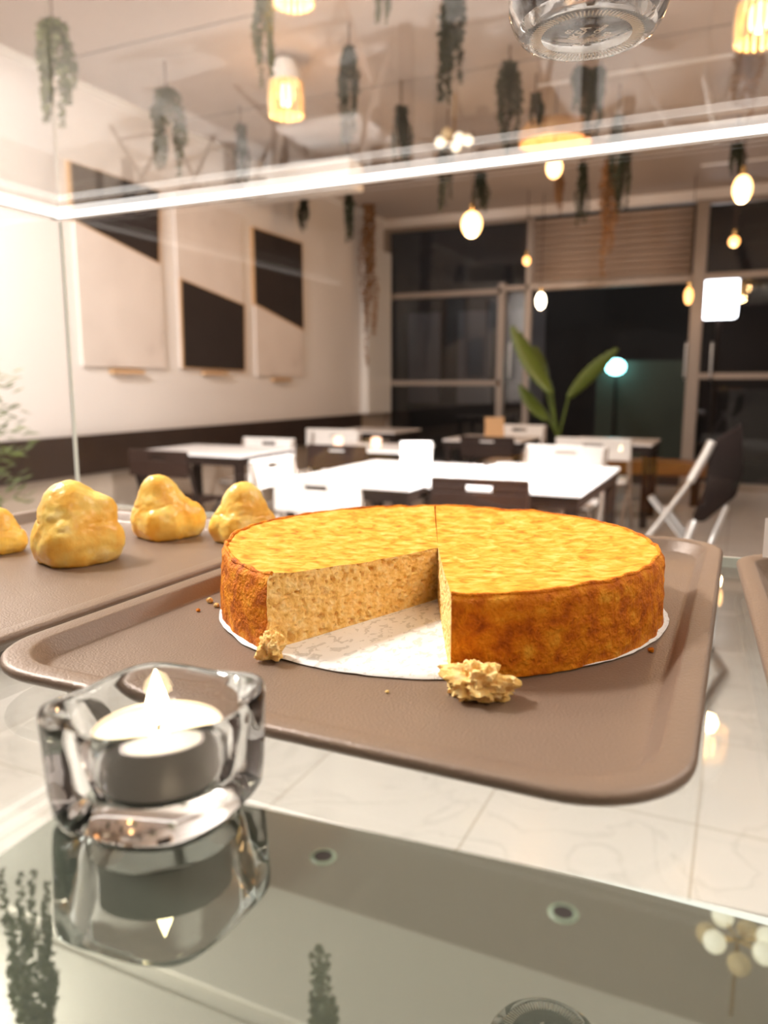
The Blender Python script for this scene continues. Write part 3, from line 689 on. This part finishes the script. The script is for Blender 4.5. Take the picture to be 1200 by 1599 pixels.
FZ = TZ+.0068                   # tray floor level

# ------------------------------------------------------------------ cake
CC = Vector((-.1570, .4160)); CR = .1262; CH = .0375; PZ = FZ+.0006
cake = thing('cake', 'round golden cake with a slice cut out, on the taupe tray', 'cake', (CC.x, CC.y, PZ))
A0, A1 = math.radians(-66.6), math.radians(250.8)
def nz(p, s, o=0): return noise.noise(Vector(p)*s+Vector((o, o*2, -o)))
def rad(th, t):
    x, y = math.cos(th), math.sin(th)
    r = CR*(1+.010*nz((x, y, 0), 2.0))-.0018*(1-t)**2*0 - .0015*t*t
    r -= .004*max(0, t-.9)**2*100*.5
    return r+.0011*nz((x*CR, y*CR, t*CH), 90)+.0006*nz((x*CR, y*CR, t*CH), 260, 3)
def ztop(x, y):
    r = math.hypot(x, y)/CR
    return CH - .0062*(1-r*r) + .0006*nz((x, y, 0), 60, 5)+.0004*nz((x, y, 0), 160, 2) + (.0012*nz((x, y, 0), 45, 9) if r > .9 else 0) - .0035*max(0, r-.95)*10*(.4+.6*abs(nz((x, y, 0), 30, 1)))
NT = 260; thetas = [A0+(A1-A0)*k/NT for k in range(NT+1)]
thc = math.radians(112)
thetas = sorted(thetas+[thc-.012, thc-.005, thc, thc+.005, thc+.012])
NT = len(thetas)
def side(i, j):
    t = j/26; th = thetas[i]; r = rad(th, t); x, y = r*math.cos(th), r*math.sin(th)
    return (x, y, t*ztop(x, y) if t > 0 else 0)
link('side_crust', MB().grid(side, NT, 27), M['crust'], cake)
rim = []
for th in thetas:
    r = rad(th, 1)-.0005; x, y = r*math.cos(th), r*math.sin(th); rim.append((x, y, ztop(x, y)+.0004*nz((x, y, 1), 80)))
link('crust_rim', MB().tube(rim, [.0011+.0007*nz((p[0], p[1], 2), 110) for p in rim], 8), M['crust'], cake)
def top(i, j):
    th = thetas[i]; s = (j/40)**.8; r = rad(th, 1)*s; x, y = r*math.cos(th), r*math.sin(th); z = ztop(x, y)
    if abs(th-thc) < .006: z -= (.0035 if abs(th-thc) < .001 else 0)*min(1, s*4)
    return (x, y, z)
link('top_skin', MB().grid(top, NT, 41), M['caketop'], cake)
def pores(x, y, z):
    v = 0
    for sc, am, th0 in ((260, .0030, .30), (420, .0022, .30), (130, .0030, .50)):
        q = noise.noise(Vector((x, y, z))*sc); v += am*max(0, q-th0)*2.2
    return v + .0007*nz((x, y, z), 700)
def face(th, sgn):
    nx, ny = -math.sin(th)*sgn, math.cos(th)*sgn
    def P(i, j):
        s = i/150; t = j/64; r = rad(th, t)*s; x, y = r*math.cos(th), r*math.sin(th); z = t*ztop(x, y)
        d = pores(x*1.0, y*1.0, z) if 0 < i < 150 and 0 < j < 64 else 0
        return (x+nx*d, y+ny*d, z)
    return MB().grid(P, 151, 65)
link('cut_face', face(A0, 1), M['crumb'], cake)
link('cut_face', face(A1, -1), M['crumb'], cake)
# paper under the cake
mb = MB(); R = random.Random(3)
mb.v.append((0, 0, 0)); n = 160
ring = []
for k in range(n):
    a = 2*PI*k/n; rr = CR+.0014+.0018*math.sin(3*a+1)+.0012*nz((math.cos(a), math.sin(a), 0), 5)+.0007*nz((math.cos(a), math.sin(a), 0), 22)
    ring.append((rr*math.cos(a), rr*math.sin(a), .0002+.0012*max(0, nz((math.cos(a), math.sin(a), 1), 6))))
def pap(i, j):
    x, y, z = ring[i]; s = j/12; return (x*s, y*s, z*max(0, s-.8)*5)
mb = MB().grid(pap, n, 13, wrap=True)
pp = link('baking_paper', mb, M['paper'], solid=.0002); pp.location = (CC.x, CC.y, FZ+.0003); tag(pp, 'white greaseproof paper disc under the cut cake', 'paper')

# ------------------------------------------------------------------ crumbs
def lump(name, loc, size, m, seed, label, flat=.7, amp=.45, n=28, group='loose cake crumbs on the tray'):
    amp *= .8
    mb = MB(); s0 = Vector((seed*3.1, seed*1.7, 0))
    def P(i, j):
        a = 2*PI*i/n; b = PI*j/(n//2); d = Vector((math.sin(b)*math.cos(a), math.sin(b)*math.sin(a), -math.cos(b)))
        r = 1+amp*noise.noise(d*1.7+s0)+amp*.55*noise.noise(d*4.5+s0)+amp*.3*noise.noise(d*9+s0)
        v = d*r; return (v.x*size[0]/2, v.y*size[1]/2, max(-size[2]*.36, v.z*size[2]/2))
    mb.grid(P, n, n//2+1, wrap=True)
    o = link(name, mb, m); zmin = min(v[2] for v in mb.v)
    o.location = (loc[0], loc[1], FZ-zmin+.0001 if len(loc) < 3 else loc[2]-zmin); tag(o, label, 'crumb', group)
    return o
q = at_z(755, 1082, FZ)
lump('cake_chunk', (q.x-.001, q.y-.005), (.027, .019, .017), M['crumb'], 1, 'big broken cake chunk at the foot of the right cut piece', amp=.65, n=64)
q = at_z(424, 1018, FZ+.004)
lump('cake_chunk', (q.x, q.y, FZ+.0012), (.012, .012, .0135), M['crumb'], 5, 'small broken cake chunk at the left corner of the cut slice', amp=.6, n=48)
for k, (x, y, s, lab) in enumerate(((328, 941, .0042, 'pale crumb on the tray left of the cake, the largest there'), (338, 948, .0034, 'tan crumb on the tray touching the cake side'), (310, 955, .0026, 'tiny crumb on the tray farthest left of the cake'),
        (988, 1012, .0046, 'pale crumb on the tray in front of the dark crust'), (1017, 1018, .003, 'brown crumb near the tray slope'), (963, 1026, .0026, 'tiny brown crumb beside the paper edge'), (605, 1082, .0016, 'speck of crumb on the tray below the paper'))):
    q = at_z(x, y, FZ); lump('crumb', (q.x, q.y), (s, s*.8, s*.8), M['crumb'] if k in (0, 1, 3, 6) else M['crust'], 11+k, lab, amp=.5, n=20)

# ------------------------------------------------------------------ cream puffs
def puff(px, py, wpx, spheres, label, seed, tweak=0):
    """spheres: (x, z, y, r) in units of the base half width"""
    q = at_z(px, py, FZ); k = 1.06*wpx/2*depth((q.x, q.y, FZ))/FPX
    q = q + Vector((-math.sin(YAW), math.cos(YAW), 0))*k*.8
    mb = MB(); n, m = 96, 64; c0 = Vector((0, 0, .55)); R = random.Random(seed); so = Vector((seed*5.3, 0, seed))
    sp = [(Vector((x, y, z)), r) for x, z, y, r in spheres]
    def P(i, j):
        a = 2*PI*i/n; b = PI*j/m; d = Vector((math.sin(b)*math.cos(a), math.sin(b)*math.sin(a), -math.cos(b)))
        best = 0; acc = 0; wsum = 0
        for c, r in sp:
            oc = c0-c; bq = oc.dot(d); disc = bq*bq-(oc.dot(oc)-r*r)
            if disc > 0:
                h = -bq+math.sqrt(disc); acc += math.exp(14*h)
        best = math.log(acc+1e-9)/14 if acc > 0 else .2
        best += .045*noise.noise(d*2.6+so)+.022*noise.noise(d*6+so)+.008*noise.noise(d*16+so)
        p = c0+d*best
        hz = .82+.16*noise.noise(Vector((math.cos(a), math.sin(a), 0))*1.6+so)
        cr = math.exp(-((p.z-hz)/.020)**2)*max(0, .5+noise.noise(Vector((math.cos(a)*1.3, math.sin(a)*1.3, 2))+so)*1.4)
        p -= d*.04*cr
        return (p.x*k, p.y*k, max(.0, p.z)*k)
    mb.grid(P, n, m+1, wrap=True)
    o = link('cream_puff', mb, M['puff']); o.location = (q.x, q.y, FZ+.0002); o.rotation_euler = (0, 0, YAW)
    tag(o, label, 'pastry', 'cream puffs on the taupe tray')
std = [(0, .40, 0, .74), (.42, .38, .0, .52), (-.42, .38, 0, .52), (0, .38, .36, .55), (0, .38, -.40, .54), (-.06, .78, 0, .66), (-.1, 1.12, 0, .50)]
puff(98, 888, 152, std+[(.42, .98, .15, .36)], 'large cream puff with a side lobe, front of the group', 3)
puff(249, 846, 117, [(0, .38, 0, .72), (.42, .40, .1, .54), (-.42, .38, 0, .52), (0, .38, .36, .55), (0, .36, -.40, .54), (-.16, .82, 0, .60), (-.18, 1.16, 0, .44)], 'cream puff with a tall narrow dome, middle of the row', 8)
puff(372, 853, 108, [(0, .42, 0, .74), (.42, .38, 0, .53), (-.42, .38, 0, .53), (0, .36, .36, .55), (0, .36, -.40, .54), (.04, .82, 0, .66), (.04, 1.14, 0, .50)], 'cracked cream puff half hidden by the cake', 14)
puff(-14, 868, 82, std, 'cream puff cut off by the photo edge', 21)

# ------------------------------------------------------------------ green reflective glass panel and tea light
GZ = H-.126
gp = thing('counter_glass', 'green reflective glass panel with two screw holes, in front', 'glass panel', (-.178, .174, GZ), math.radians(4.5))
link('panel_sheet', MB().bx(0, .60, -.36, 0, -.0015, 0), M['mirror'], gp, smooth=False)
link('polished_edge', MB().bx(.0002, .60, -.36, -.0002, -.0076, -.0016), M['mirroredge'], gp, smooth=False)
for px in ((505, 1338), (880, 1426)):
    q = at_z(*px, GZ)-gp.location; c, s = math.cos(-gp.rotation_euler.z), math.sin(-gp.rotation_euler.z)
    lx, ly = q.x*c-q.y*s, q.x*s+q.y*c
    h = link('screw_hole', MB().lathe([(.0036, .00005), (.0030, .0004), (.0026, .0003), (.0026, .0001)], 32, (lx, ly, 0), True, False), M['mirroredge'], gp)
    link('dark_disc', MB().lathe([(.0026, .00022), (.0001, .00022)], 32, (lx, ly, 0), False, True), M['wick'], h)  # flat dark disc laid in for the dark inside of the hole

HC = Vector((-.1530, .1690, GZ+.0002)); hh = .0335
holder = thing('candle_holder', 'square clear glass tea light holder on the green glass', 'candle holder', HC, math.radians(2))
NN = 96
def sq(hw, z, p=4, wave=0):
    out = []
    for k in range(NN):
        a = 2*PI*k/NN; c, s = math.cos(a), math.sin(a)
        r = hw/((abs(c)**p+abs(s)**p)**(1/p))*(1.03-.13*max(0, -math.sin(2*a))**2)
        out.append((r*c, r*s, z+wave*(-.5*math.cos(4*a)*1.0)))
    return out
def circ(r, z, wave=0): return [(r*math.cos(2*PI*k/NN), r*math.sin(2*PI*k/NN), z+wave*(-.5*math.cos(4*2*PI*k/NN))) for k in range(NN)]
rings = [sq(.0215, .0), sq(.0240, .0006), sq(.0254, .003), sq(.0260, .010), sq(.0268, hh-.004, 4, .001), sq(.0268, hh-.0012, 4, .0016), sq(.0262, hh, 4, .0018), sq(.0248, hh-.0006, 3.0, .0016),
         circ(.0240, hh-.003, .001), circ(.0226, hh-.010), circ(.0212, .018), circ(.0206, .0118), circ(.0195, .0100), circ(.014, .0095)]
link('glass_body', MB().loops(rings), M['glass'], holder)
tl = thing('tea_light', 'lit white tea light in its aluminium cup, inside the glass holder', 'candle', (HC.x, HC.y, HC.z+.0101))
link('metal_cup', MB().lathe([(.0178, 0), (.0186, .0008), (.0189, .0135), (.0193, .0142), (.0189, .0144), (.0185, .0138), (.0182, .001)], 64), M['alu'], tl)
link('wax', MB().lathe([(.0178, .0012), (.01825, .002), (.01825, .0134), (.0170, .0128), (.013, .0122), (.006, .0120), (.0005, .0121)], 64), M['wax'], tl)
link('wick', MB().tube([(0, 0, .0118), (.0003, 0, .015), (.0012, 0, .0172)], .0006, 8), M['wick'], tl)
link('flame', MB().lathe([(.0004, .0150), (.0024, .0168), (.0033, .0192), (.0031, .0220), (.0021, .0255), (.0010, .0290), (.0001, .0318)], 24), M['flame'], tl)

# ------------------------------------------------------------------ glass jar on the top pane
JC = at_z(916, 58, ZG+.0125)
jar = thing('glass_jar', 'clear glass jar standing on the case top, seen from below', 'jar', JC)
JR = .0425
prof = [(.001, .0030), (.026, .0026), (.0285, .0012), (.0305, 0), (.033, .0002), (.0365, .0018), (.0395, .006), (JR, .013), (JR, .11), (JR-.001, .1115), (JR-.0028, .11), (JR-.003, .016), (.034, .0085), (.02, .0075), (.001, .0074)]
link('jar_body', MB().lathe(prof, 96), M['glass'], jar)
link('contents', MB().lathe([(.001, .00745), (.02, .00755), (.0338, .0087), (JR-.0038, .0165), (JR-.0036, .07), (.03, .074), (.001, .0745)], 64), M['coffee'], jar)
rb_ = MB()
for k in range(84):
    a = 2*PI*k/84; u = Vector((math.cos(a), math.sin(a), 0)); v = Vector((-math.sin(a), math.cos(a), 0))*.00042
    p0, p1 = u*.0242, u*.0308
    rb_.add([p0-v+Vector((0, 0, .0008)), p0+v+Vector((0, 0, .0008)), p1+v+Vector((0, 0, .0006)), p1-v+Vector((0, 0, .0006)), p0+Vector((0, 0, .0002)), p1+Vector((0, 0, .0001))], [(0, 4, 5, 3), (4, 1, 2, 5), (0, 1, 4), (3, 5, 2), (0, 3, 2, 1)])
link('ribbed_ring', rb_, M['letter'], jar, smooth=False)
d = (at_z(953, 47, ZG)-at_z(904, 84, ZG)); ang = math.atan2(d.y, d.x)
for txt, off, sz in (('02', .0105, .0048), ('IKEA', .0042, .0078), ('Made in China', -.0040, .0046), ('21143', -.0105, .0052)):
    cu = bpy.data.curves.new('lettering', 'FONT'); cu.body = txt; cu.size = sz; cu.align_x = 'CENTER'; cu.align_y = 'CENTER'; cu.extrude = .0001; cu.offset = .00008
    tmp = bpy.data.objects.new('lettering', cu); me = bpy.data.meshes.new_from_object(tmp); bpy.data.objects.remove(tmp)
    o = bpy.data.objects.new('lettering', me); COL.objects.link(o); me.materials.clear(); me.materials.append(M['letter']); o.parent = jar
    ex = Vector((math.cos(ang), math.sin(ang), 0)); ez = Vector((0, 0, -1)); ey = ez.cross(ex)
    Mx = Matrix((ex, ey, ez)).transposed().to_4x4(); Mx.translation = ey*off+Vector((0, 0, .0014)); o.matrix_local = Mx

# small white card at the far edge of the empty tray
q = at_z(1199, 866, FZ+.01)
cdn = link('price_card', MB().box((.012, 0, .0175), (.03, .0008, .035), 0, -.15), M['white'], smooth=False)
cdn.location = (q.x, q.y, FZ+.0004); tag(cdn, 'small white card standing in the empty tray at the photo edge', 'card')
